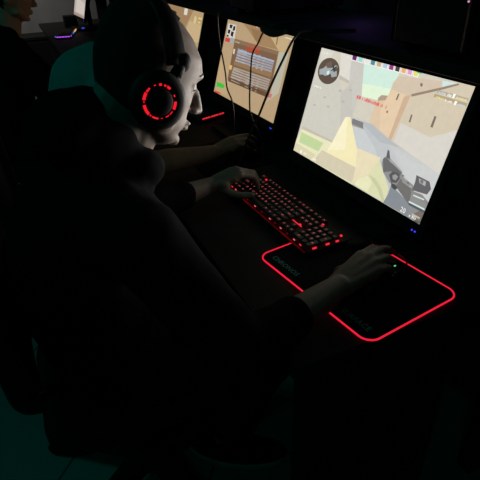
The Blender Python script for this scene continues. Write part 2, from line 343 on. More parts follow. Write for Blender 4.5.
# ------------------------------------------------------------------ the room
def plane_box(name, lo, hi, m):
    bm = B(); c = [(a+b)/2 for a, b in zip(lo, hi)]; s = [b-a for a, b in zip(lo, hi)]
    slab(bm, c, s, .001, .0005, n=1); return struct(name, bm, m)
plane_box('floor', (-5.6, -3.2, -.05), (2.6, .62, 0), floor_mat())
plane_box('wall_back', (-5.6, .60, 0), (2.6, .70, 2.8), DARKWALL)
plane_box('wall_left', (-5.6, -3.2, 0), (-5.5, .60, 2.8), WALLM)
plane_box('ceiling', (-5.6, -3.2, 2.8), (2.6, .70, 2.9), CEIL)
plane_box('baseboard_back', (-5.5, .585, 0), (2.6, .60, .08), DARKWALL)

cb = thing('added_dark_cabinet', 'low black cabinet added to darken the foot of the far grey wall', 'cabinet', (-5.27, -1.3, 0))  # made-up cabinet, put in so the lower far wall turns dark
bm = B(); slab(bm, (-5.27, -1.3, .29), (.38, 3.4, .58), .004, .002); link('carcass', bm, BLACK, cb, True)
bm = B(); slab(bm, (-5.27, -1.3, .595), (.40, 3.44, .03), .004, .002); link('top', bm, DESK, cb, True)
for k in range(6):
    bm = B(); slab(bm, (-5.075, -2.72+.568*k, .30), (.016, .55, .52), .004, .002); dr = link('door', bm, BLACK, cb, True)
    bm = B(); slab(bm, (-5.06, -2.50+.568*k, .48), (.016, .012, .10), .003, .002); link('handle', bm, METAL, dr, True)

# long desk (worktop top z = .75)
DZ = .75
dk = thing('gaming_desk', 'long black desk carrying the whole row of monitors and keyboards', 'desk', (-2.2, 0, 0))
bm = B(); slab(bm, (-2.17, 0, DZ-.015), (5.72, .774, .03), .012, .003); link('worktop', bm, DESK, dk, True)
for x in (-.92, -2.5, -4.0, -4.98):
    bm = B(); slab(bm, (x, .02, .36), (.03, .66, .72), .004, .002); link('side_panel', bm, DESK, dk, True)
bm = B(); slab(bm, (-2.17, .33, .45), (5.63, .02, .50), .004, .002); link('back_panel', bm, DESK, dk, True)
bm = B(); slab(bm, (.655, .27, .36), (.05, .05, .72), .008, .002); link('leg', bm, METAL, dk, True)
bm = B(); slab(bm, (.665, -.165, .36), (.03, .40, .72), .004, .002); link('end_panel', bm, DESK, dk, True)

# shelf above the monitors
sh = thing('overhead_shelf', 'long black shelf running above the row of monitors', 'shelf', (-2.2, .22, DZ))
bm = B(); slab(bm, (-2.17, .21, 1.19), (5.72, .36, .024), .004, .002); link('shelf_board', bm, DESK, sh, True)
for x in (.66, -.13, -.92, -1.75, -2.5, -3.3, -4.1, -4.95):
    bm = B(); slab(bm, (x, .32, .964), (.025, .12, .428), .003, .002); link('upright', bm, DESK, sh, True)

# ------------------------------------------------------------------ monitors
SW, SH, TILT, YAW = .531, .299, .286, .032
RT = M4.Rotation(PI/2-TILT, 4, 'X')      # screen coords (u right, v up, n towards the viewer) -> monitor coords
SB = V((-SW/2, -.10, .115))              # bottom left of the lit area in monitor coords
def S(u, v, n=0): return SB + (RT @ V((u, v, n)))
emats = {}
def screen_part(root, polys, extra=None, gain=1.0, name='screen', var=.035):
    mats, idx, bm = [], {}, B()
    def mi(c):
        k = tuple(c)
        if k not in idx:
            if (k, gain) not in emats: emats[(k, gain)] = emat('screen_%d_%d_%d' % k, srgb(k), gain, var, 70)
            idx[k] = len(mats); mats.append(emats[(k, gain)])
        return idx[k]
    lay = [0]
    def clip(L):
        for ax, lim, sg in ((0, 0, 1), (0, 16, -1), (1, 0, 1), (1, 9, -1)):
            out = []
            for a, b in zip(L, L[1:]+L[:1]):
                ia, ib = sg*(a[ax]-lim) >= 0, sg*(b[ax]-lim) >= 0
                if ia: out.append(a)
                if ia != ib:
                    t = (lim-a[ax])/(b[ax]-a[ax]); out.append((a[0]+(b[0]-a[0])*t, a[1]+(b[1]-a[1])*t))
            L = out
            if not L: return L
        return L
    def poly(c, L):
        L = clip(list(L))
        if len(L) < 3: return
        lay[0] += 1; n = .000012*lay[0]
        f = face(bm, [bm.verts.new(S(u/16*SW, v/9*SH, n)) for u, v in L], mi(c))
        if f and len(L) > 4: bmesh.ops.triangulate(bm, faces=[f])
    def words(c, s, u, v, h, align='LEFT', slant=0):
        lay[0] += 1; n = .000012*lay[0]
        T = M4.Translation(S(u/16*SW, v/9*SH, n)) @ RT
        text_into(bm, s, h/9*SH, T, mi(c), align=align)
    def strokes(c, u, v, w, h, n=None):
        """a line of print too small to read: a row of little uneven strokes"""
        n = n or max(3, int(w/.09)); lay[0] += 1; d = .000012*lay[0]
        for k in range(n):
            if random.random() < .12: continue
            a = u+w*k/n; ww = w/n*random.uniform(.45, .8); hh = h*random.uniform(.6, 1)
            face(bm, [bm.verts.new(S(x/16*SW, y/9*SH, d)) for x, y in ((a, v-h/2), (a+ww, v-h/2), (a+ww, v-h/2+hh), (a, v-h/2+hh))], mi(c))
    for c, L in polys: poly(c, L)
    if extra: extra(poly, words, strokes)
    me = bpy.data.meshes.new(name); bm.to_mesh(me); bm.free()
    for m in mats: me.materials.append(m)
    o = bpy.data.objects.new(name, me); COL.objects.link(o); o.parent = root; return o
def circ(u, v, r, n=28, ry=None): return [(u+r*math.cos(2*PI*k/n), v+(ry or r)*math.sin(2*PI*k/n)) for k in range(n)]
def monitor(origin, label, polys, extra=None, gain=1.0, yaw=YAW):
    Rz = M4.Rotation(yaw, 4, 'Z'); loc = V(origin)-(Rz @ SB)
    r = thing('monitor', label, 'monitor', loc, yaw, 'monitors along the desk')
    # frame: a shell with a hole for the panel
    bm = B(); L0, R0, T0, B0 = -.018, SW+.018, SH+.0225, -.031
    def ring(l, rr, b, t, n): return [S(l, b, n), S(rr, b, n), S(rr, t, n), S(l, t, n)]
    loft(bm, [ring(-.0005, SW+.0005, -.0005, SH+.0005, -.001), ring(-.0005, SW+.0005, -.0005, SH+.0005, .0022), ring(L0+.003, R0-.003, B0+.003, T0-.003, .0028), ring(L0, R0, B0, T0, .0005),
              ring(L0, R0, B0, T0, -.018), ring(L0+.03, R0-.03, B0+.03, T0-.03, -.042)], 0, False)
    link('bezel', bm, BLACK, r)
    bm = B(); slab(bm, S(SW/2, .10, -.055), (.12, .12, .03), .01, .004, RT); link('mount_plate', bm, BLACK, r)
    bm = B(); c0 = S(SW/2, .10, -.065)
    cone(bm, (0, c0.y+.012, .012), (0, c0.y+.012, .30), .022, .019, 20); link('column', bm, BLACK, r)
    bm = B(); slab(bm, (.01, c0.y-.05, .0125), (.28, .25, .014), .03, .004); link('base', bm, BLACK, r)
    for sx in (-.10, .12):
        for sy in (-.15, .05): bm = B(); cone(bm, (sx, c0.y+sy, 0), (sx, c0.y+sy, .008), .008, .008, 10); link('foot', bm, RUBBER, r)
    bm = B()
    for u in (.5195, .5285): ell(bm, S(u, -.019, .0032), .0021, n=8, m=6)
    link('power_light', bm, BLUE, r, label='small blue power light under the screen')
    screen_part(r, polys, extra, gain)
    return r
def alley_extra(poly, words, strokes):
    # round map
    poly((92, 78, 68), circ(1.83, 7.39, 1.46, 32, 1.03))
    for L in ([(1.05, 7.5), (1.5, 7.9), (1.6, 7.6), (2.3, 7.75), (2.5, 7.45), (2.9, 7.6), (3.1, 7.2), (2.5, 7.0), (2.2, 7.25), (1.6, 6.95), (1.2, 7.0), (.75, 6.9), (.55, 7.3)],
              [(2.0, 7.6), (2.6, 8.0), (2.9, 7.9), (2.3, 7.5)]): poly((158, 166, 168), L)
    poly((110, 92, 80), [(1.2, 7.9), (1.9, 8.2), (2.1, 7.8), (1.5, 7.6)])
    poly((206, 226, 232), circ(1.85, 7.25, .18)); poly((60, 60, 60), [(2.15, 7.85), (2.3, 7.95), (2.75, 7.5), (2.6, 7.45)]); poly((60, 60, 60), [(2.7, 7.95), (2.8, 7.85), (2.25, 7.45), (2.15, 7.5)])
    for u, v in ((3.9, 6.3), (4.6, 5.6), (2.2, 5.4), (5.1, 6.6), (3.0, 4.8), (1.1, 4.5)): poly((182, 176, 168), [(u, v), (u+.35, v+.05), (u+.3, v-.12), (u-.05, v-.15)])
    strokes((234, 236, 226), .35, 8.68, 1.2, .16); strokes((236, 236, 228), .42, 5.95, 1.2, .16)
    strokes((224, 66, 58), 6.2, 6.27, 3.45, .3, 26)
    words((240, 240, 236), '100', 1.55, .24, .34); poly((240, 240, 236), [(1.1, .1), (1.35, .1), (1.35, .38), (1.1, .38)]); strokes((240, 240, 236), 3.0, .24, .6, .22, 4)
    words((246, 246, 240), '20', 14.05, .27, .5); strokes((240, 240, 230), 14.95, .2, .8, .2, 6)
    strokes((190, 206, 230), 13.55, 8.16, .45, .12, 6); strokes((246, 244, 236), 14.05, 8.16, .6, .17, 7); poly((250, 248, 240), [(14.72, 8.05), (14.85, 8.05), (14.9, 8.32), (14.7, 8.3)]); strokes((236, 222, 150), 15.0, 8.14, .8, .12, 10)
    strokes((236, 222, 150), 13.5, 7.84, .7, .12, 8); strokes((246, 244, 236), 14.25, 7.82, .65, .15, 8); poly((250, 248, 240), [(15.03, 7.7), (15.15, 7.7), (15.2, 7.95), (15.0, 7.93)]); strokes((190, 206, 230), 15.35, 7.82, .45, .12, 6)
def board_extra(poly, words, strokes):
    strokes((226, 214, 196), 3.3, 6.66, 1.2, .16); strokes((206, 92, 72), 6.5, 6.75, 3.2, .5, 14)
    for k in range(5):
        for u, w in ((4.3, 2.6), (8.0, 1.0), (9.6, .5), (10.8, .4)):
            strokes((206, 208, 214), u, 5.98-.33*k, w, .12); strokes((212, 202, 192), u-.2, 3.62-.33*k, w, .12)
monitor((0, 0, .865), 'nearest monitor, wide screen showing a sandy alley and a rifle', SCREEN_ALLEY, alley_extra, 1.1)
monitor((-.79, .049, .865), 'monitor showing a brown score table, second from the camera', SCREEN_BOARD, board_extra, .86)
BROWN = [((196, 168, 126), [(0, 0), (16, 0), (16, 9), (0, 9)]), ((170, 138, 100), [(0, 5), (9, 5.5), (12, 9), (0, 9)]), ((214, 186, 142), [(9, 4), (16, 5), (16, 7.2), (11, 7.4)]),
         ((226, 206, 150), circ(13.1, 7.7, .55)), ((150, 120, 84), [(0, 0), (16, 0), (16, 1.6), (0, 2.4)]), ((238, 214, 130), [(14.2, 7.9), (15.5, 7.9), (15.5, 8.15), (14.2, 8.15)]), ((238, 214, 130), [(14.2, 7.4), (15.2, 7.4), (15.2, 7.6), (14.2, 7.6)]), ((236, 228, 214), [(8.2, 8.0), (9.6, 8.0), (9.6, 9), (8.2, 9)])]
monitor((-1.61, .035, .865), 'monitor glowing sandy brown, partly behind the forehead', BROWN, None, .86)
WHITE = [((206, 190, 178), [(0, 0), (16, 0), (16, 9), (0, 9)]), ((226, 214, 204), [(3, 1), (15, 1), (15, 4), (3, 5)]), ((180, 160, 148), [(0, 0), (16, 0), (16, .5), (0, .8)])]
monitor((-4.511, -.05, .865), 'farthest monitor with a pale screen near the grey wall', WHITE, None, .8, .05)

# ------------------------------------------------------------------ tower PCs on the shelf
def tower(x, label):
    r = thing('computer_tower', label, 'computer', (x, .22, 1.202), 0, 'tower PCs on the shelf')
    for sx in (-.085, .085):
        for y in (-.14, .14): bm = B(); cone(bm, (sx, y, 0), (sx, y, .014), .014, .016, 12); link('foot', bm, RUBBER, r)
    bm = B(); slab(bm, (0, .0, .227), (.21, .34, .425), .01, .004); link('case', bm, BLACK, r)
    bm = B(); slab(bm, (0, -.176, .227), (.205, .012, .42), .012, .003); link('front_panel', bm, GLOSS, r)
    bm = B(); slab(bm, (.1065, 0, .24), (.003, .29, .36), .001, .0005, n=1); link('glass_side', bm, GLOSS, r)
    return r
t0 = tower(.44, 'black tower PC on the shelf right above the nearest monitor')
bm = B(); ell(bm, (.09, -.183, .115), .0028, n=8, m=6); ell(bm, (.09, -.183, .105), .002, n=8, m=6)
link('power_light', bm, PINK, t0, label='tiny pink light on the front')
tower(-.45, 'black tower PC on the shelf above the score table monitor')
tower(-1.36, 'black tower PC on the shelf above the sandy brown monitor')

# ------------------------------------------------------------------ keyboards
U = .01905; KW, KD = 22.5*U+.016, .137
ROWS = [
 (0, [(0,1,'Esc'),(2,1,'F1'),(3,1,'F2'),(4,1,'F3'),(5,1,'F4'),(6.5,1,'F5'),(7.5,1,'F6'),(8.5,1,'F7'),(9.5,1,'F8'),(11,1,'F9'),(12,1,'F10'),(13,1,'F11'),(14,1,'F12'),(15.25,1,'Pr'),(16.25,1,'Sc'),(17.25,1,'Pa')]),
 (1.25, [(i,1,c) for i,c in enumerate('`1234567890-=')]+[(13,2,'Back'),(15.25,1,'Ins'),(16.25,1,'Ho'),(17.25,1,'Pu'),(18.5,1,'Num'),(19.5,1,'/'),(20.5,1,'*'),(21.5,1,'-')]),
 (2.25, [(0,1.5,'Tab')]+[(1.5+i,1,c) for i,c in enumerate('QWERTYUIOP[]')]+[(13.5,1.5,'\\'),(15.25,1,'Del'),(16.25,1,'End'),(17.25,1,'Pd'),(18.5,1,'7'),(19.5,1,'8'),(20.5,1,'9')]),
 (3.25, [(0,1.75,'Caps')]+[(1.75+i,1,c) for i,c in enumerate("ASDFGHJKL;'")]+[(12.75,2.25,'Enter'),(18.5,1,'4'),(19.5,1,'5'),(20.5,1,'6')]),
 (4.25, [(0,2.25,'Shift')]+[(2.25+i,1,c) for i,c in enumerate('ZXCVBNM,./')]+[(12.25,2.75,'Shift'),(16.25,1,'^'),(18.5,1,'1'),(19.5,1,'2'),(20.5,1,'3')]),
 (5.25, [(0,1.25,'Ctrl'),(1.25,1.25,'Win'),(2.5,1.25,'Alt'),(3.75,6.25,''),(10,1.25,'Alt'),(11.25,1.25,'Fn'),(12.5,1.25,'='),(13.75,1.25,'Ctrl'),(15.25,1,'<'),(16.25,1,'v'),(17.25,1,'>'),(18.5,2,'0'),(20.5,1,'.')]),
]
def key_into(bm, x, y, w, d, s, z=0):
    """one keycap centred at x, y"""
    def rg(ww, dd, zz, oy=0): return [V((x+a, y+b+oy, z+zz)) for a, b in rrect(ww, dd, .002, 2)]
    loft(bm, [rg(w-.0012, d-.0012, 0), rg(w-.0022, d-.0022, .002), rg(w-.0055, d-.0065, .0078, .0006), rg(w-.0065, d-.0075, .0082, .0006)], 0, False)
    if s:
        text_into(bm, s, .0085 if len(s) == 1 else .0058, M4.Translation((x, y+.0015, z+.00835)), 1)
kb = thing('gaming_keyboard', 'black keyboard with red backlit keys under the left hand', 'keyboard', (-.049, -.2, DZ+.0042), .035, None)
for x in (.03, KW-.03):
    for y in (.015, KD-.012): bm = B(); slab(bm, (x, y, .002), (.03, .01, .004), .003, .001); link('foot', bm, RUBBER, kb)
bm = B(); slab(bm, (KW/2, KD/2, .011), (KW, KD, .014), .006, .002); link('case', bm, BLACK, kb)
bm = B(); slab(bm, (KW/2, -.0015, .0135), (KW-.02, .003, .0045), .001, .0005, n=1); link('front_light_bar', bm, emat('front_bar', (1, .015, .03), .075, .7, 25), kb, label='red glowing front edge')
x0, ytop = .008, KD-.013
def kpos(cx, cy): return x0+cx*U, ytop-cy*U
for xa, xb, ya, yb in ((0, 15, 1.25, 6.25), (0, 1, 0, 1), (2, 6, 0, 1), (6.5, 10.5, 0, 1), (11, 15, 0, 1), (15.25, 18.25, 0, 1), (15.25, 18.25, 1.25, 3.25), (15.25, 18.25, 5.25, 6.25), (18.5, 22.5, 1.25, 6.25)):   # lit plates under the key blocks
    bm = B(); slab(bm, ((kpos(xa, 0)[0]+kpos(xb, 0)[0])/2, (kpos(0, ya)[1]+kpos(0, yb)[1])/2, .0185), ((xb-xa)*U, (yb-ya)*U, .001), .002, .0004, n=2)
    link('backlight_plate', bm, REDPLATE, kb, label='red lit plate under the keys')
keys = [(cx, ry, w, 1, s) for ry, L in ROWS for cx, w, s in L]+[(21.5, 2.25, 1, 2, '+'), (21.5, 4.25, 1, 2, 'Ent')]
far4 = sorted(keys, key=lambda k: k[0])[:0]
bulk, nk = None, 0
cover = sorted(keys, key=lambda k: -(k[0]+k[1]*.3))
bulkbm = B()
for i, (cx, ry, w, d, s) in enumerate(cover):
    X, Y = kpos(cx+w/2, ry+d/2)
    if i < 100:
        b = B(); key_into(b, 0, 0, w*U, d*U, s); o = link('key', b, [KEYM, REDGLY], kb); o.location = (X, Y, .0205)
    else: key_into(bulkbm, X, Y, w*U, d*U, s, .0205)
o = link('far_keys', bulkbm, [KEYM, REDGLY], kb); o['kind'] = 'stuff'
def key_light(x, y, z, sx, sy, sz, m=REDHOT):   # glowing bars added as backlight spill at right column, front row and some keys
    bm = B(); slab(bm, (0, 0, 0), (sx, sy, sz), .001, .0005, n=2); o = link('key_light', bm, m, kb); o.location = (x, y, z)
for cy, dd in ((1.75, .009), (3.25, .011), (5.25, .012)):
    X, Y = kpos(22.5, cy); key_light(X+.0022, Y, .0205, .003, dd, .0045)
for cx, m in ((.6, REDHOT), (1.9, REDGLY), (6, REDDIM), (8.5, REDGLY), (10.6, REDDIM), (13, REDGLY), (14.4, REDDIM), (16, REDGLY), (17.7, REDDIM), (19.5, REDGLY), (21, REDHOT)):
    X, Y = kpos(cx, 6.25); key_light(X, Y-.002, .0195, .008, .0022, .003, m)
for cx, cy in ((1.35, .5), (21.9, .62), (16.75, 3.7), (18.3, 1.0)):
    X, Y = kpos(cx, cy); key_light(X, Y, .0225, .006, .005, .004)
X, Y = kpos(15.5, 3.75); key_light(X+.01, Y, .0205, .045, .0025, .0025)
def simple_keyboard(loc, rz, label, m, strips):
    r = thing('gaming_keyboard', label, 'keyboard', loc, rz)
    bm = B(); slab(bm, (0, 0, .011), (KW, KD, .022), .006, .002); link('case', bm, BLACK, r)
    bm = B()
    for ry, L in ROWS:
        for cx, w, s in L: key_into(bm, (cx+w/2-11.25)*U, (3.12-ry-.5)*U*.95, w*U, U, '', .022)
    k = link('keys', bm, [KEYM], r); k['kind'] = 'stuff'
    for n_, p, s, mm in strips:
        bm = B(); slab(bm, p, s, .001, .0005, n=2); link(n_, bm, mm, r)
    return r
RS = [('light_bar', (KW/2+.002, y, .022), (.003, .012, .005), REDHOT) for y in (-.055, -.039, -.024, -.006, .008, .022, .040, .055)]
RS += [('edge_light', (KW/2+.0015, 0, .017), (.002, .12, .003), emat('edge_red', (1, .02, .03), .12))]
simple_keyboard((-.745-KW/2+.01, -.05, DZ), .33, 'keyboard with a red lit end in front of the face', None, RS)
FS = [('light_bar', (KW/2+.002, -.048+.024*k, .020), (.003, .020, .009), PURPLE) for k in range(5)]
FS += [('light_bar', (.195, -KD/2-.002, .020), (.03, .004, .010), CYAN), ('light_bar', (KW/2-.005, KD/2+.002, .024), (.02, .004, .012), PURPLE), ('light_bar', (.05, KD/2+.002, .026), (.05, .004, .012), CYAN), ('light_bar', (-.10, KD/2+.002, .028), (.16, .004, .014), AMBER)]
simple_keyboard((-3.865, -.223, DZ), -.247, 'far keyboard glowing purple and blue at the end of the desk', None, FS)

# ------------------------------------------------------------------ mouse mat and mice
PX, PY, PA, PW, PD = .327, -.282, .141, .373, .266
pad = thing('mouse_mat', 'black mouse mat with a glowing red edge and teal lettering', 'mouse mat', (PX, PY, DZ), PA)
bm = B(); slab(bm, (PW/2, PD/2, .002), (PW-.004, PD-.004, .0036), .026, .001, n=8); link('mat_cloth', bm, PADM, pad)
bm = B()
p = [V((x+PW/2, y+PD/2, .0028)) for x, y in rrect(PW, PD, .028, 8)]
nn = len(p); rings = []
for i in range(nn):
    d = (p[(i+1) % nn]-p[i-1]).normalized(); s = V((d.y, -d.x, 0))
    rings.append([p[i]+(s*math.cos(2*PI*k/8)+V((0, 0, 1))*math.sin(2*PI*k/8))*.0020 for k in range(8)])
loft(bm, rings+[rings[0]], 0, True, True, False)
bmesh.ops.remove_doubles(bm, verts=bm.verts, dist=1e-6)
link('light_edge', bm, emat('red_edge_led', (1.0, .018, .052), .84), pad, label='glowing red edge')
bm = B(); text_into(bm, 'CHRONOS', .0195, M4.Translation((.026, .027, .0042)), 0, .0001, 'LEFT'); link('lettering', bm, TEALINK, pad, label='teal word printed at the near corner')
bm = B(); text_into(bm, 'SURFACE', .0195, M4.Translation((.268, .028, .0042)), 0, .0001, 'LEFT'); link('lettering', bm, TEALINK, pad, label='teal word printed at the far corner')
p2 = bm = B(); slab(bm, (-.33, -.10, DZ+.0015), (.30, .25, .003), .02, .001, n=6)
tag(link('mouse_mat', bm, PADM), 'plain black mouse mat under the bare forearm', 'mouse mat')
def mouse(loc, rz, label, lit=True, spot=None):
    r = thing('gaming_mouse', label, 'mouse', loc, rz)
    bm = B(); rings = []
    for y, w, h in ((-.062, .016, .012), (-.058, .026, .022), (-.045, .031, .033), (-.025, .032, .039), (-.005, .030, .038), (.02, .029, .032), (.045, .030, .024), (.058, .028, .018), (.062, .022, .013)):
        ring = []
        for k in range(20):
            a = 2*PI*k/20; z = math.sin(a); ring.append(V((w*math.copysign(abs(math.cos(a))**.8, math.cos(a)), y, .002+(h*max(z, 0)**.8 if z > 0 else 0)+(.001 if z > -.1 else 0))))
        rings.append(ring)
    loft(bm, rings); link('shell', bm, BLACK, r)
    for sx in (-1, 1):
        bm = B(); rings = []
        for y, h in ((.012, .0365), (.035, .0305), (.06, .0195), (.064, .014)):
            rings.append([V((sx*.004, y, h-.003)), V((sx*.004, y, h)), V((sx*.018, y, h-.003)), V((sx*.026, y, h-.010)), V((sx*.026, y, h-.013))])
        loft(bm, rings, 0, True); link('button', bm, GLOSS, r)
    bm = B(); cone(bm, (-.0035, .034, .030), (.0035, .034, .030), .009, .009, 16); wh = link('scroll_wheel', bm, RUBBER, r)
    if lit:
        bm = B(); ell(bm, (.0035, .033, .0385), (.0018, .0030, .0016), n=8, m=6); link('wheel_light', bm, GREENL, wh, label='green light')
        bm = B(); ell(bm, (.012, .012, .036), (.004, .005, .0025), n=8, m=6); link('side_light', bm, BLUEDIM, r, label='dim blue light')
    if spot:
        bm = B(); ell(bm, (0, .034, .038), (.0025, .0025, .002), n=8, m=6); link('light', bm, spot, r)
    return r
mm_ = mouse((.553, -.092, DZ+.0042), .05, 'mouse under the right hand on the glowing mat')
bm = B(); tube(bm, [(.55, -.03, .768), (.535, -.005, .766), (.50, .02, .756), (.44, .03, .754), (.40, .10, .754), (.36, .20, .754), (.34, .30, .754)], .0018, 8); o = link('cable', bm, mat('red_lit_cable', (.25, .02, .02), .7), mm_, False)  # cable coloured red for the red LED light falling on it
inv = (M4.Translation(mm_.location) @ M4.Rotation(.05, 4, 'Z')).inverted(); o.data.transform(inv)
mouse((-.272, -.04, DZ+.003), .1, 'mouse under the bare arm by the score table monitor', False, emat('red_spot', (1, .2, .2), .25))
bm = B(); ell(bm, (0, 0, .017), (.028, .05, .016), n=14, m=8)
fm = thing('gaming_mouse', 'mouse glowing blue beneath the farthest monitor', 'mouse', (-4.07, .00, DZ))
link('shell', bm, BLACK, fm)
bm = B(); ell(bm, (.01, -.04, .028), (.022, .016, .008), n=10, m=6); link('light', bm, CYAN if 0 else emat('blue_mouse_glow', (.06, .10, 1.0), .5), fm)
sp = thing('speaker', 'small black speaker box below the farthest monitor', 'speaker', (-4.48, -.10, DZ))
bm = B(); slab(bm, (0, 0, .055), (.12, .13, .11), .012, .004); link('cabinet', bm, BLACK, sp)
bm = B(); cone(bm, (0, -.064, .055), (0, -.068, .055), .042, .038, 20); link('speaker_cone', bm, RUBBER, sp)

# ------------------------------------------------------------------ cables in front of the score table monitor
def cable(pts, r, label):
    bm = B(); tube(bm, pts, r, 8); tag(link('hanging_cable', bm, RUBBER), label, 'cable', 'cables hanging from the shelf')
cable([(-.60, .03, 1.2045), (-.603, .012, 1.19), (-.600, .012, 1.10), (-.565, .008, 1.045), (-.525, .0, .995), (-.505, -.004, .945), (-.445, -.01, .905), (-.39, -.03, .83), (-.36, -.06, .757)], .0030, 'thin black cable at the left of the score table screen')
cable([(-.10, .10, 1.206), (-.16, .024, 1.204), (-.215, .01, 1.178), (-.25, .006, 1.14), (-.288, .002, 1.098), (-.288, -.006, 1.03), (-.270, -.02, .955), (-.258, -.02, .90), (-.22, -.0, .83), (-.19, -.01, .757)], .0028, 'black cable crossing the middle of the score table screen')
cable([(.10, .12, 1.206), (.03, .026, 1.206), (-.010, .005, 1.19), (-.028, -.03, 1.12), (-.05, -.06, 1.04), (-.095, -.07, .96), (-.125, -.075, .92), (-.155, -.09, .85), (-.175, -.10, .80), (-.195, -.10, .757)], .0036, 'thickest black cable slanting over the right of the score table screen')
bm = B(); tube(bm, [(-.235, .012, 1.184), (-.19, .0, 1.186), (-.13, .0, 1.183), (-.075, .008, 1.192)], lambda t: .007+.006*math.sin(PI*t), 10)
tag(link('cable_bundle', bm, RUBBER), 'black bundle of cables drooping under the shelf edge', 'cable')
bm = B(); tube(bm, [(.41, -.02, .776), (.46, .0, .758), (.50, .10, .754), (.48, .28, .754)], .0022, 8)
o = link('cable', bm, RUBBER, kb); o.data.transform((M4.Translation(kb.location) @ M4.Rotation(.035, 4, 'Z')).inverted())
# ------------------------------------------------------------------ swivel chairs
def make_chair(label, loc, rz):
    r = thing('swivel_chair', label, 'chair', loc, rz, None)
    for k in range(5):
        a = 2*PI*k/5+PI/2; d = V((math.cos(a), math.sin(a), 0))
        bm = B(); q = V((-d.y, d.x, 0)); rings = []
        for t, w, z0, z1 in ((.02, .035, .075, .125), (.18, .032, .07, .115), (.33, .026, .062, .092), (.345, .02, .066, .086)):
            rings.append([d*t+q*w+V((0, 0, z0)), d*t+q*w+V((0, 0, z1-.01)), d*t+q*w*.6+V((0, 0, z1)), d*t-q*w*.6+V((0, 0, z1)), d*t-q*w+V((0, 0, z1-.01)), d*t-q*w+V((0, 0, z0))])
        loft(bm, rings, 0, False); link('leg', bm, BLACK, r)
        bm = B(); c = d*.325+V((0, 0, .03))
        for s in (-1, 1): cone(bm, c+q*s*.008, c+q*s*.026, .03, .028, 18)
        cone(bm, c+V((0, 0, .0)), c+V((0, 0, .04)), .006, .006, 8); cone(bm, c-q*.01, c+q*.01, .007, .007, 8); link('caster', bm, RUBBER, r)
    bm = B(); cone(bm, (0, 0, .065), (0, 0, .13), .045, .04, 24); cone(bm, (0, 0, .12), (0, 0, .26), .028, .028, 20); cone(bm, (0, 0, .25), (0, 0, .40), .018, .018, 16)
    link('gas_column', bm, METAL, r)
    bm = B(); slab(bm, (0, 0, .40), (.22, .26, .03), .02, .006); link('seat_plate', bm, METAL, r)
    bm = B(); slab(bm, (0, .0, .455), (.45, .48, .085), .09, .03, n=8)
    bm = remesh(bm, .012, 6); link('seat', bm, LEATHER, r)
    bm = B(); slab(bm, (0, -.215, .46), (.07, .07, .06), .01, .004)
    tube(bm, [(0, -.20, .42), (0, -.275, .43), (0, -.29, .50), (0, -.285, .60)], .025, 10); link('back_bracket', bm, METAL, r)
    bm = B(); slab(bm, (0, -.262, .82), (.40, .07, .42), .03, .02, M4.Rotation(.06, 4, 'X'), n=6)
    bm = remesh(bm, .012, 8)
    for v in bm.verts: v.co.y += .22*v.co.x**2*1.6
    link('backrest', bm, LEATHER, r)
    return r
ch1 = make_chair('black swivel chair under the person wearing the headset', (.235, -.615, 0), .0)
dup(ch1, (-.43, -.60, 0), .0, 'black swivel chair under the person in the pale top')
dup(ch1, (-1.50, -.80, 0), .1, 'black swivel chair under the person at the left edge')

# ------------------------------------------------------------------ people
RINGS = [(.118, .006, -.038, .020), (.112, .030, -.058, .044), (.100, .050, -.071, .060), (.080, .073, -.081, .070), (.050, .0955, -.087, .076), (.025, .1015, -.088, .077), (.005, .096, -.086, .0745),
         (-.020, .090, -.081, .0705), (-.045, .087, -.072, .0665), (-.060, .087, -.055, .0625), (-.075, .086, -.033, .058), (-.090, .077, -.010, .050), (-.103, .074, .012, .040), (-.113, .067, .028, .028), (-.118, .056, .038, .015)]
def head_rings(off=0, n=44):
    out = []
    for z, f, b, w in RINGS:
        yc = min(max(-.012, b+.03), f-.03); ring = []
        for k in range(n):
            a = 2*PI*k/n; s, c = math.sin(a), math.cos(a)
            e = .92
            x = (w+off)*math.copysign(abs(s)**e, s); y = yc+((f+off-yc) if c > 0 else (yc-b+off))*math.copysign(abs(c)**e, c)
            ring.append(V((x, y, z+off*(1 if z > .09 else 0))))
        out.append(ring)
    return out
def sculpt(p):
    """fine face shapes in head space"""
    x, y, z = p; ax = abs(x)
    if y < .02: return p
    g = lambda cx, cz, sx, sz: math.exp(-((ax-cx)/sx)**2-((z-cz)/sz)**2)
    dy = 0
    dy -= .0095*g(.031, .0, .015, .010)          # sockets
    dy += .004*g(.028, .021, .020, .007)        # brow
    dy += .0035*g(.045, -.028, .016, .014)      # cheekbones
    dy -= .005*g(.0, .003, .010, .008)          # nasion
    dy -= .003*g(.0, -.0905, .022, .005)        # chin groove
    dy -= .004*g(.0, -.0745, .022, .0022)       # mouth line
    dy += .003*g(.0, -.0695, .015, .0035)+.003*g(.0, -.0795, .013, .004)
    return V((x, y+dy, z))
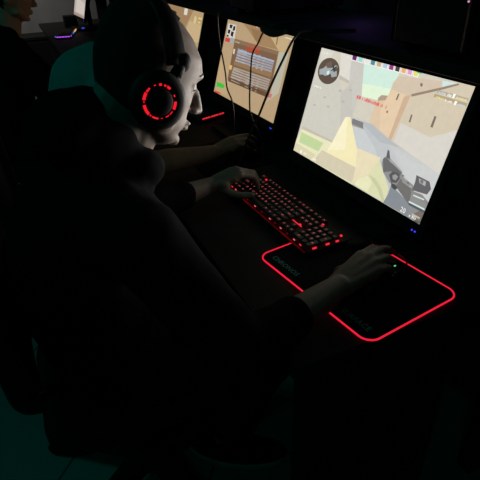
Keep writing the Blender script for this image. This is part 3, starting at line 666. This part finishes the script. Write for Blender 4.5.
def hand_into(bm, W, K, n, thumb_side, curls, thumb, spread=.05, scale=1.0):
    W, K = V(W), V(K); d = (K-W).normalized(); n = V(n); n = (n-d*n.dot(d)).normalized(); s = d.cross(n)
    if s.dot(V(thumb_side)) < 0: s = -s
    base = [K+(s*a+d*b+n*c)*scale for a, b, c in ((.028, .0, -.002), (.010, .005, .001), (-.009, .002, 0), (-.026, -.008, -.004))]
    for i, b in enumerate(base):
        limb(bm, W+s*(.014-.009*i)+d*.006, b, .0165, (.0125, .0125, .012, .011)[i]*scale)
    for a, b in ((0, 1), (1, 2), (2, 3)): limb(bm, base[a]-d*.02-n*.003, base[b]-d*.02-n*.003, .013, .013)
    ell(bm, W+d*.040+s*.024-n*.006, (.020, .020, .016))
    lens = [(.043, .026, .021), (.048, .030, .022), (.044, .028, .022), (.035, .021, .019)]
    for i, b in enumerate(base):
        dirv = (d+s*spread*(1.5-i)).normalized(); ang = 0; p = b; r = (.0098, .0100, .0094, .0084)[i]*scale
        for j in range(3):
            ang += math.radians(curls[i][j]); q = p+(dirv*math.cos(ang)-n*math.sin(ang))*lens[i][j]*scale
            limb(bm, p, q, r, r*.9); p = q; r *= .91
    p = W+d*.022+s*.018-n*.008; r = .0135
    for j, (a, b, c, L) in enumerate(thumb):
        q = p+(d*a+s*b-n*c).normalized()*L; limb(bm, p, q, r, r*.88); p = q; r *= .88
def person(label, J, top_mat, top_name, skin, short_sleeves=False, voxel=.0036, loc=None):
    hc = V(J['head']); RH = M4.Rotation(J['yaw'], 4, 'Z') @ M4.Rotation(-J['pitch'], 4, 'X') @ M4.Rotation(J.get('roll', 0), 4, 'Y'); TH = M4.Translation(hc) @ RH @ M4.Diagonal((.97, .98, .945, 1))
    r = thing('person', label, 'person', loc or (J['pelvis'][0], J['pelvis'][1], 0))
    # body: head, neck, trunk, arms, hands, legs in one skin
    bm = B(); h = B()
    loft(h, head_rings())
    for s in (-1, 1):
        for a, b in (((.016, .079, .003), (.031, .0835, .0085)), ((.031, .0835, .0085), (.046, .076, .003))): limb(h, (s*a[0], *a[1:]), (s*b[0], *b[1:]), .0048, .0048)
        limb(h, (s*.018, .079, -.009), (s*.044, .076, -.008), .0035, .0035)
    limb(h, (0, .095, .006), (0, .109, -.036), .0075, .0105); ell(h, (0, .1105, -.040), (.0118, .0105, .0092))
    for s in (-1, 1):
        ell(h, (s*.0115, .0985, -.044), (.0078, .011, .0072)); limb(h, (0, .086, .012), (s*.03, .083, .022), .009, .008)
        ell(h, (s*.078, -.012, -.01), (.008, .018, .031), M4.Rotation(-.25, 3, 'X')); ell(h, (s*.050, .02, -.072), (.018, .03, .022))
    ell(h, (0, .0895, -.0690), (.022, .008, .0055)); ell(h, (0, .0860, -.0790), (.020, .008, .006)); ell(h, (0, .0705, -.104), (.022, .012, .014))
    me = bpy.data.meshes.new('h'); h.to_mesh(me); h.free(); me.transform(TH); bm.from_mesh(me); bpy.data.meshes.remove(me)
    jaw = TH @ V((0, .0, -.07)); nk = TH @ V((0, -.03, -.05)); nb = V(J['neck'])
    limb(bm, nb, nk, .062, .056); limb(bm, nb+V((0, .025, -.01)), jaw, .050, .046); limb(bm, TH @ V((0, -.03, -.005)), nk, .054, .052)
    sp = J['spine']
    echain(bm, [(c, [q-.022 for q in rr]) for c, rr in sp])
    limb(bm, sp[-1][0], nb, .075, .06)
    for sd in ('R', 'L'):
        sh, el, wr, kn = (V(q) for q in J['arm'+sd])
        limb(bm, sp[-1][0], sh, .07, .05); limb(bm, sh, el, .050, .040); limb(bm, el, el.lerp(wr, .35), .040, .041); limb(bm, el.lerp(wr, .35), wr, .041, .0255)
        H = J['hand'+sd]; hand_into(bm, wr, kn, H['n'], H['s'], H['curls'], H['thumb'])
        hp, k_, an, he, to = (V(q) for q in J['leg'+sd])
        limb(bm, hp, k_, .072, .048); limb(bm, k_, an, .048, .034); fd = (to-he).normalized(); limb(bm, an, he+fd*.06+V((0, 0, .06)), .032, .026); limb(bm, he+fd*.055+V((0, 0, .05)), to-fd*.06+V((0, 0, .04)), .022, .014)
    bm = remesh(bm, voxel, 3); INV = TH.inverted()
    for v in bm.verts:
        p = INV @ v.co
        if p.length < .17: v.co = TH @ sculpt(p)
    link('body', bm, skin, r, True)
    for s in (-1, 1):
        bm = B(); ell(bm, TH @ V((s*.031, .0725, .0005)), .0116, n=16, m=10)
        c = TH @ V((s*.031, .0805, -.003)); e = link('eye', bm, EYE, r, True)
        bm = B(); ell(bm, c, .0052, n=12, m=8); link('iris', bm, IRIS, e, True)
        bm = B(); tube(bm, [TH @ V(q) for q in ((s*.014, .0955, .021), (s*.030, .0955, .0265), (s*.047, .083, .021))], lambda t: .0026*(1-.5*t), 8); link('eyebrow', bm, HAIR, r, True)
    # cropped hair
    bm = B(); Rn = head_rings(.004)
    g = [[bm.verts.new(p) for p in q] for q in Rn]; n = len(g[0]); top = bm.verts.new((0, -.008, .1235))
    for k in range(n): face(bm, (top, g[0][k], g[0][(k+1) % n]), 0, True)
    for a, b in zip(g, g[1:]):
        for k in range(n):
            j = (k+1) % n; c = (a[k].co+b[j].co)/2; x, y, z = c
            ok = z > (.111 if y > .018 else .075 if y > .008 else -.03 if y > -.005 else .012 if y > -.035 else -.075)
            if ok: face(bm, (a[k], b[k], b[j], a[j]), 0, True)
    bmesh.ops.delete(bm, geom=[v for v in bm.verts if not v.link_faces], context='VERTS')
    bmesh.ops.subdivide_edges(bm, edges=bm.edges[:], cuts=1, use_grid_fill=True)
    for v in bm.verts: v.co += v.co.normalized()*noise.noise(v.co*220)*.0012
    bmesh.ops.transform(bm, matrix=TH, verts=bm.verts)
    o = link('hair', bm, HAIR, r, True); m = o.modifiers.new('thick', 'SOLIDIFY'); m.thickness = .006; m.offset = -.6
    # top
    bm = B(); echain(bm, sp)
    for sd in ('R', 'L'):
        sh, el, wr, kn = (V(q) for q in J['arm'+sd])
        limb(bm, V(sp[-1][0])+(sh-V(sp[-1][0]))*.3, sh, .095, .072)
        if short_sleeves: cone(bm, sh, sh.lerp(el, .62), .070, .062, 18); ell(bm, sh, .070)
        else:
            limb(bm, sh, el, .070, .058); cf = wr.lerp(el, J['cuff'+sd]); limb(bm, el, el.lerp(cf, .5), .058, .052); cone(bm, el.lerp(cf, .5), cf, .052, .036, 18); ell(bm, cf.lerp(el, .12), .043)
    if not short_sleeves and J.get('hood', True):
        for c, rr in J['hoodpts']: ell(bm, c, rr)
    else: limb(bm, sp[-1][0], nb-V((0, .012, .015)), .09, .068)
    bm = remesh(bm, .008, 5)
    for v in bm.verts:
        q = v.co*14; w = noise.noise(q)*.5+noise.noise(q*2.3)*.35; v.co += v.normal*w*J.get('wrinkle', .007)
    link(top_name, bm, top_mat, r, True)
    # trousers and shoes
    bm = B(); echain(bm, [(J['pelvis'], (.165, .13, .10)), (V(J['pelvis'])+V((0, .04, .06)), (.16, .12, .10))])
    for sd in ('R', 'L'):
        hp, k_, an, he, to = (V(q) for q in J['leg'+sd]); limb(bm, hp, k_, .088, .066); limb(bm, k_, k_.lerp(an, .5), .066, .060); cone(bm, k_.lerp(an, .5), an.lerp(k_, .05), .060, .052, 18)
    bm = remesh(bm, .010, 5)
    for v in bm.verts: v.co += v.normal*noise.noise(v.co*15)*.006
    link('trousers', bm, DENIM, r, True)
    for sd in ('R', 'L'):
        hp, k_, an, he, to = (V(q) for q in J['leg'+sd]); d = (to-he); L = d.length; d.normalize(); q = V((-d.y, d.x, 0)); up = V((0, 0, 1))
        def oval(z, g=1.0, e=0):
            out = []
            for k in range(28):
                a = 2*PI*k/28; t = .5-.5*math.cos(a); w = (.034+.016*math.sin(PI*min(t*1.0, 1))**.8+.004*t)*g*abs(math.sin(a))**.7
                out.append(he+d*(t*L*(1-.03*(g < 1))+(.01 if g < 1 else 0))+q*math.copysign(w, math.sin(a))+up*z)
            return out
        bm = B(); rr = []
        for z, g in ((.026, .97), (.045, .95), (.060, .86)): rr.append(oval(z, g))
        loft(bm, rr); limb(bm, he+d*.07+up*.05, he+d*.06+up*.10, .038, .040); limb(bm, he+d*.07+up*.055, to-d*.08+up*.045, .036, .03)
        bm = remesh(bm, .006, 3); so = link('shoe', bm, CLOTH, r, True)
        bm = B(); loft(bm, [oval(0, .98), oval(.006, 1.04), oval(.024, 1.06), oval(.030, 1.0)]); link('sole', bm, SOLE, so, True, label='pale rubber sole')
    return r, TH
HR = dict(n=(.05, .1, 1), s=(-1, 0, 0), curls=[(12, 22, 18), (10, 24, 20), (18, 30, 24), (24, 34, 26)], thumb=[(.75, .55, .35, .042), (.95, .12, .35, .034), (1, 0, .2, .026)])
HL = dict(n=(.0, .25, 1), s=(1, 0, 0), curls=[(38, 42, 24), (36, 46, 26), (38, 46, 28), (42, 44, 30)], thumb=[(.55, .75, .55, .042), (.72, .50, .45, .034), (.8, .4, .2, .028)])
J1 = dict(head=(.361, -.510, 1.215), yaw=.04, pitch=.342, roll=-.12, neck=(.362, -.605, 1.085), pelvis=(.285, -.65, .575),
    spine=[((.285, -.665, .58), (.165, .135, .12)), ((.30, -.69, .74), (.165, .135, .12)), ((.335, -.685, .90), (.185, .14, .12)), ((.36, -.655, 1.005), (.17, .125, .085))],
    armR=[(.545, -.595, 1.0), (.66, -.475, .80), (.577, -.222, .805), (.550, -.122, .822)], armL=[(.19, -.615, 1.01), (.06, -.535, .80), (.004, -.285, .808), (.004, -.195, .838)],
    handR=HR, handL=HL, cuffR=.46, cuffL=.27,
    legR=[(.37, -.61, .545), (.40, -.22, .555), (.285, -.40, .10), (.235, -.495, 0), (.395, -.235, 0)], legL=[(.20, -.61, .545), (.15, -.20, .555), (.145, -.415, .10), (.110, -.50, 0), (.245, -.235, 0)],
    hoodpts=[((.36, -.655, 1.145), (.10, .075, .065)), ((.31, -.62, 1.13), (.05, .07, .06)), ((.415, -.61, 1.115), (.045, .065, .055)), ((.425, -.56, 1.075), (.04, .05, .04)), ((.30, -.56, 1.075), (.04, .05, .04)), ((.355, -.62, 1.175), (.07, .045, .035))])
P1, TH1 = person('person in a black hooded top with a glowing red headset, hand on the mouse', J1, CLOTH, 'hoodie', SKIN)
# a second seat: pale top, hunched, mostly behind the first head
sh2 = V((-.79-.035, .02, 0))
J2 = dict(head=(-.445, -.335, 1.165), yaw=0, pitch=math.radians(25), neck=(-.445, -.45, 1.06), pelvis=(-.43, -.60, .575),
    spine=[((-.43, -.60, .60), (.165, .12, .12)), ((-.435, -.59, .76), (.16, .11, .12)), ((-.44, -.555, .93), (.18, .115, .13)), ((-.445, -.515, 1.03), (.17, .12, .12)), ((-.445, -.475, 1.06), (.13, .10, .105))],
    armR=[(-.28, -.48, 1.03), (-.225, -.42, .815), (-.262, -.165, .80), (-.272, -.08, .822)], armL=[(-.62, -.48, 1.03), (-.78, -.42, .85), (-.86, -.22, .825), (-.88, -.135, .848)],
    handR=HR, handL=HL, cuffR=.3, cuffL=.3, legR=[(-.34, -.56, .545), (-.32, -.18, .555), (-.32, -.32, .10), (-.32, -.38, 0), (-.30, -.11, 0)], legL=[(-.52, -.56, .545), (-.55, -.18, .555), (-.56, -.32, .10), (-.56, -.38, 0), (-.58, -.11, 0)], wrinkle=.003)
person('person hunched forward in a pale short-sleeved top, bare forearm on the desk', J2, PALE, 'shirt', SKIN2, True, .005)
# third seat: at the left edge, profile cut by the frame
def off(q, d): return tuple(a+b for a, b in zip(q, d))
D3 = (-1.89, -.155, .0)
J3 = dict(head=(-1.50, -.665, 1.25), yaw=0, pitch=math.radians(8), neck=(-1.50, -.735, 1.08), pelvis=(-1.50, -.80, .575),
    spine=[((-1.50, -.81, .58), (.165, .135, .12)), ((-1.50, -.80, .74), (.165, .13, .12)), ((-1.50, -.775, .92), (.19, .135, .13)), ((-1.50, -.75, 1.02), (.175, .115, .07))],
    armR=[(-1.30, -.72, 1.0), (-1.24, -.56, .80), (-1.33, -.32, .80), (-1.34, -.23, .822)], armL=[(-1.70, -.72, 1.0), (-1.80, -.56, .80), (-1.82, -.32, .80), (-1.82, -.23, .828)],
    handR=HR, handL=HL, cuffR=.3, cuffL=.3, legR=[(-1.41, -.76, .545), (-1.40, -.36, .555), (-1.40, -.40, .10), (-1.40, -.46, 0), (-1.38, -.20, 0)], legL=[(-1.59, -.76, .545), (-1.62, -.36, .555), (-1.62, -.40, .10), (-1.62, -.46, 0), (-1.64, -.20, 0)],
    hoodpts=[((-1.50, -.78, 1.10), (.11, .07, .055)), ((-1.43, -.73, 1.085), (.05, .06, .04)), ((-1.57, -.73, 1.085), (.05, .06, .04))])
person('person in dark clothes at the left edge, seen in profile', J3, CLOTH, 'hoodie', SKIN3, False, .005)

# ------------------------------------------------------------------ headset on the nearest person
hs = thing('headset', 'black gaming headset with a broken red ring on the earcup', 'headset', tuple(TH1.translation))
def hp(x, y, z): return TH1 @ V((x, y, z))
band = []
for k in range(25):
    a = PI*k/24; x = .090*math.cos(a); z = .028+.100*math.sin(a)**.85; y = .018-.036*math.sin(a)
    band.append((x, y, z))
def strap(bm, pts, wid, th, lift=0):
    rings = []
    for i, p in enumerate(pts):
        p = V(p); a = V(pts[max(i-1, 0)]); b = V(pts[min(i+1, len(pts)-1)]); d = (b-a).normalized(); w = V((0, 1, 0)); w = (w-d*w.dot(d)).normalized(); n_ = d.cross(w)
        if n_.dot(p-V((0, p.y, .03))) < 0: n_ = -n_
        rings.append([TH1 @ (p+n_*(lift+c*th)+w*(e*wid)) for e, c in ((-.5, .2), (-.42, .5), (.42, .5), (.5, .2), (.5, -.2), (.42, -.5), (-.42, -.5), (-.5, -.2))])
    loft(bm, rings, 0, True)
bm = B(); strap(bm, band, .034, .009, .004); link('headband', bm, BLACK, hs, True)
bm = B(); strap(bm, band[5:-5], .026, .008, -.004); link('band_cushion', bm, LEATHER, hs, True)
for s in (1, -1):
    c = V((s*.086, -.004, -.034)); ax = V((s, .0, -.06)).normalized()
    if s > 0: ax = (ax+V((0, -.10, .0))).normalized()
    e1, e2 = V((0, 1, 0)), None
    e1 = (V((0, 1, 0))-ax*ax.y).normalized(); e2 = ax.cross(e1)*s
    def P(u, v, n_): return TH1 @ (c+e1*u+e2*v+ax*n_)
    def disc(bm, prof, n=40, ry=1.08):
        loft(bm, [[P(q*math.cos(2*PI*k/n), ry*q*math.sin(2*PI*k/n), z) for k in range(n)] for q, z in prof])
    bm = B(); disc(bm, [(.026, -.018), (.040, -.016), (.0455, -.006), (.045, .006)]); link('ear_cushion', bm, LEATHER, hs, True)
    bm = B(); disc(bm, [(.044, .005), (.0465, .011), (.0455, .018), (.039, .0235), (.031, .0245)]); cup = link('ear_cup', bm, BLACK, hs, True)
    bm = B()
    segs = [(140, 166, 1.0), (120, 128, .6), (129, 137, .7), (96, 103, .3), (74, 84, .7), (58, 66, .6), (40, 54, .8), (8, 16, .4), (-36, -8, .95), (-58, -44, .3), (-76, -62, .3), (-95, -88, .2), (-128, -104, .55), (182, 218, 1.0), (221, 228, .5), (169, 175, .3)]
    segs = [(a+20, b+20, wd) for a, b, wd in segs]
    for a0, a1, wd in segs:
        m = max(2, int((a1-a0)/5)); lo, hi = .0255-.0022*wd, .0255+.0026*wd
        pts = [math.radians(a0+(a1-a0)*k/m) for k in range(m+1)]
        A = [bm.verts.new(P(lo*math.cos(t), 1.08*lo*math.sin(t), .0253)) for t in pts]; Bv = [bm.verts.new(P(hi*math.cos(t), 1.08*hi*math.sin(t), .0253)) for t in pts]
        A2 = [bm.verts.new(P(lo*math.cos(t), 1.08*lo*math.sin(t), .0262)) for t in pts]; B2 = [bm.verts.new(P(hi*math.cos(t), 1.08*hi*math.sin(t), .0262)) for t in pts]
        for k in range(m):
            face(bm, (A2[k], A2[k+1], B2[k+1], B2[k])); face(bm, (Bv[k], Bv[k+1], B2[k+1], B2[k])); face(bm, (A[k], A[k+1], A2[k+1], A2[k]))
    link('light_ring', bm, REDCUP, cup, True, label='broken ring of red light')
    bm = B(); disc(bm, [(.0215, .0235), (.0215, .0275), (.019, .030), (.008, .0305)], ry=1.06); link('cap', bm, BLACK, cup, True)
    bm = B(); Q = V((s*.0905, .029, .036)); ell(bm, TH1 @ Q, (.011, .014, .016), n=16, m=10)
    limb(bm, TH1 @ Q, TH1 @ V((s*.094, .018, .010)), .009, .010); limb(bm, TH1 @ V((s*.094, .018, .010)), TH1 @ V((s*.098, -.002, -.012)), .009, .007)
    link('hinge', bm, BLACK, hs, True)
bm = B(); tube(bm, [hp(-.092, .03, -.065), hp(-.090, .07, -.085), hp(-.070, .095, -.095)], .0025, 8); link('microphone', bm, RUBBER, hs, True)

# ------------------------------------------------------------------ light
w = bpy.data.worlds.new('World'); sc.world = w; w.use_nodes = True
w.node_tree.nodes['Background'].inputs[0].default_value = (.0016, .0022, .0022, 1)
def area(name, loc, target, size, power, col):
    L = bpy.data.lights.new(name, 'AREA'); L.size = size; L.energy = power; L.color = col
    o = bpy.data.objects.new(name, L); COL.objects.link(o); o.location = loc
    o.rotation_euler = (V(target)-V(loc)).to_track_quat('-Z', 'Y').to_euler(); return o
area('teal_overhead_light', (-.5, -2.0, 2.6), (-.2, -.9, 0),   .5, 3.0, (.0, 1.0, .82))
area('teal_overhead_light', (1.9, -1.5, 2.6), (.4, -.5, 0), .5, 1.2, (.0, 1.0, .7))  # second lamp, added to bring teal onto the hand, shoe and floor
far = area('far_wall_fill', (-4.4, -1.3, 2.6), (-5.5, -.5, 1.1), .4, 6.5, (1.0, .95, .90)); far.data.spread = math.radians(95)  # unseen lamp added to brighten the far grey wall
def lamp(name, loc, power, col, r=.02):
    L = bpy.data.lights.new(name, 'POINT'); L.energy = power; L.color = col; L.shadow_soft_size = r
    o = bpy.data.objects.new(name, L); COL.objects.link(o); o.location = loc
lamp('purple_shelf_fill', (-.12, .30, 1.32), .10, (.45, .22, 1.0)); lamp('purple_shelf_fill', (-.85, .30, 1.32), .10, (.45, .22, 1.0))  # unseen point lights added to tint the shelf purple, no strip built
# unseen lamps added before the two nearest screens to brighten the face
for org, pw, c in (((0, 0, .865), 1.6, (1.0, .95, .88)), ((-.79, .049, .865), .8, (1.0, .86, .68))):
    L = bpy.data.lights.new('screen_fill', 'AREA'); L.shape = 'RECTANGLE'; L.size, L.size_y = SW, SH; L.spread = math.radians(75); L.energy = pw*1.08; L.color = c
    o = bpy.data.objects.new('screen_fill', L); COL.objects.link(o); Rz = M4.Rotation(YAW, 4, 'Z'); loc = V(org)-(Rz @ SB)
    o.matrix_world = M4.Translation(loc) @ Rz @ M4.Translation(S(SW/2, SH/2, .0085)) @ RT @ M4.Rotation(PI, 4, 'Y')

cam = bpy.data.cameras.new('camera'); co = bpy.data.objects.new('camera', cam); COL.objects.link(co)
cam.sensor_fit = 'HORIZONTAL'; cam.sensor_width = 36; cam.lens = 36*482.5/480
co.location = (1.223, -.709, 1.402); co.rotation_euler = (1.025, .034, 1.149); cam.clip_start = .02
sc.camera = co
vs = sc.view_settings; vs.view_transform = 'Standard'; vs.look = 'None'; vs.exposure = 0; vs.gamma = 1; vs.use_curve_mapping = False
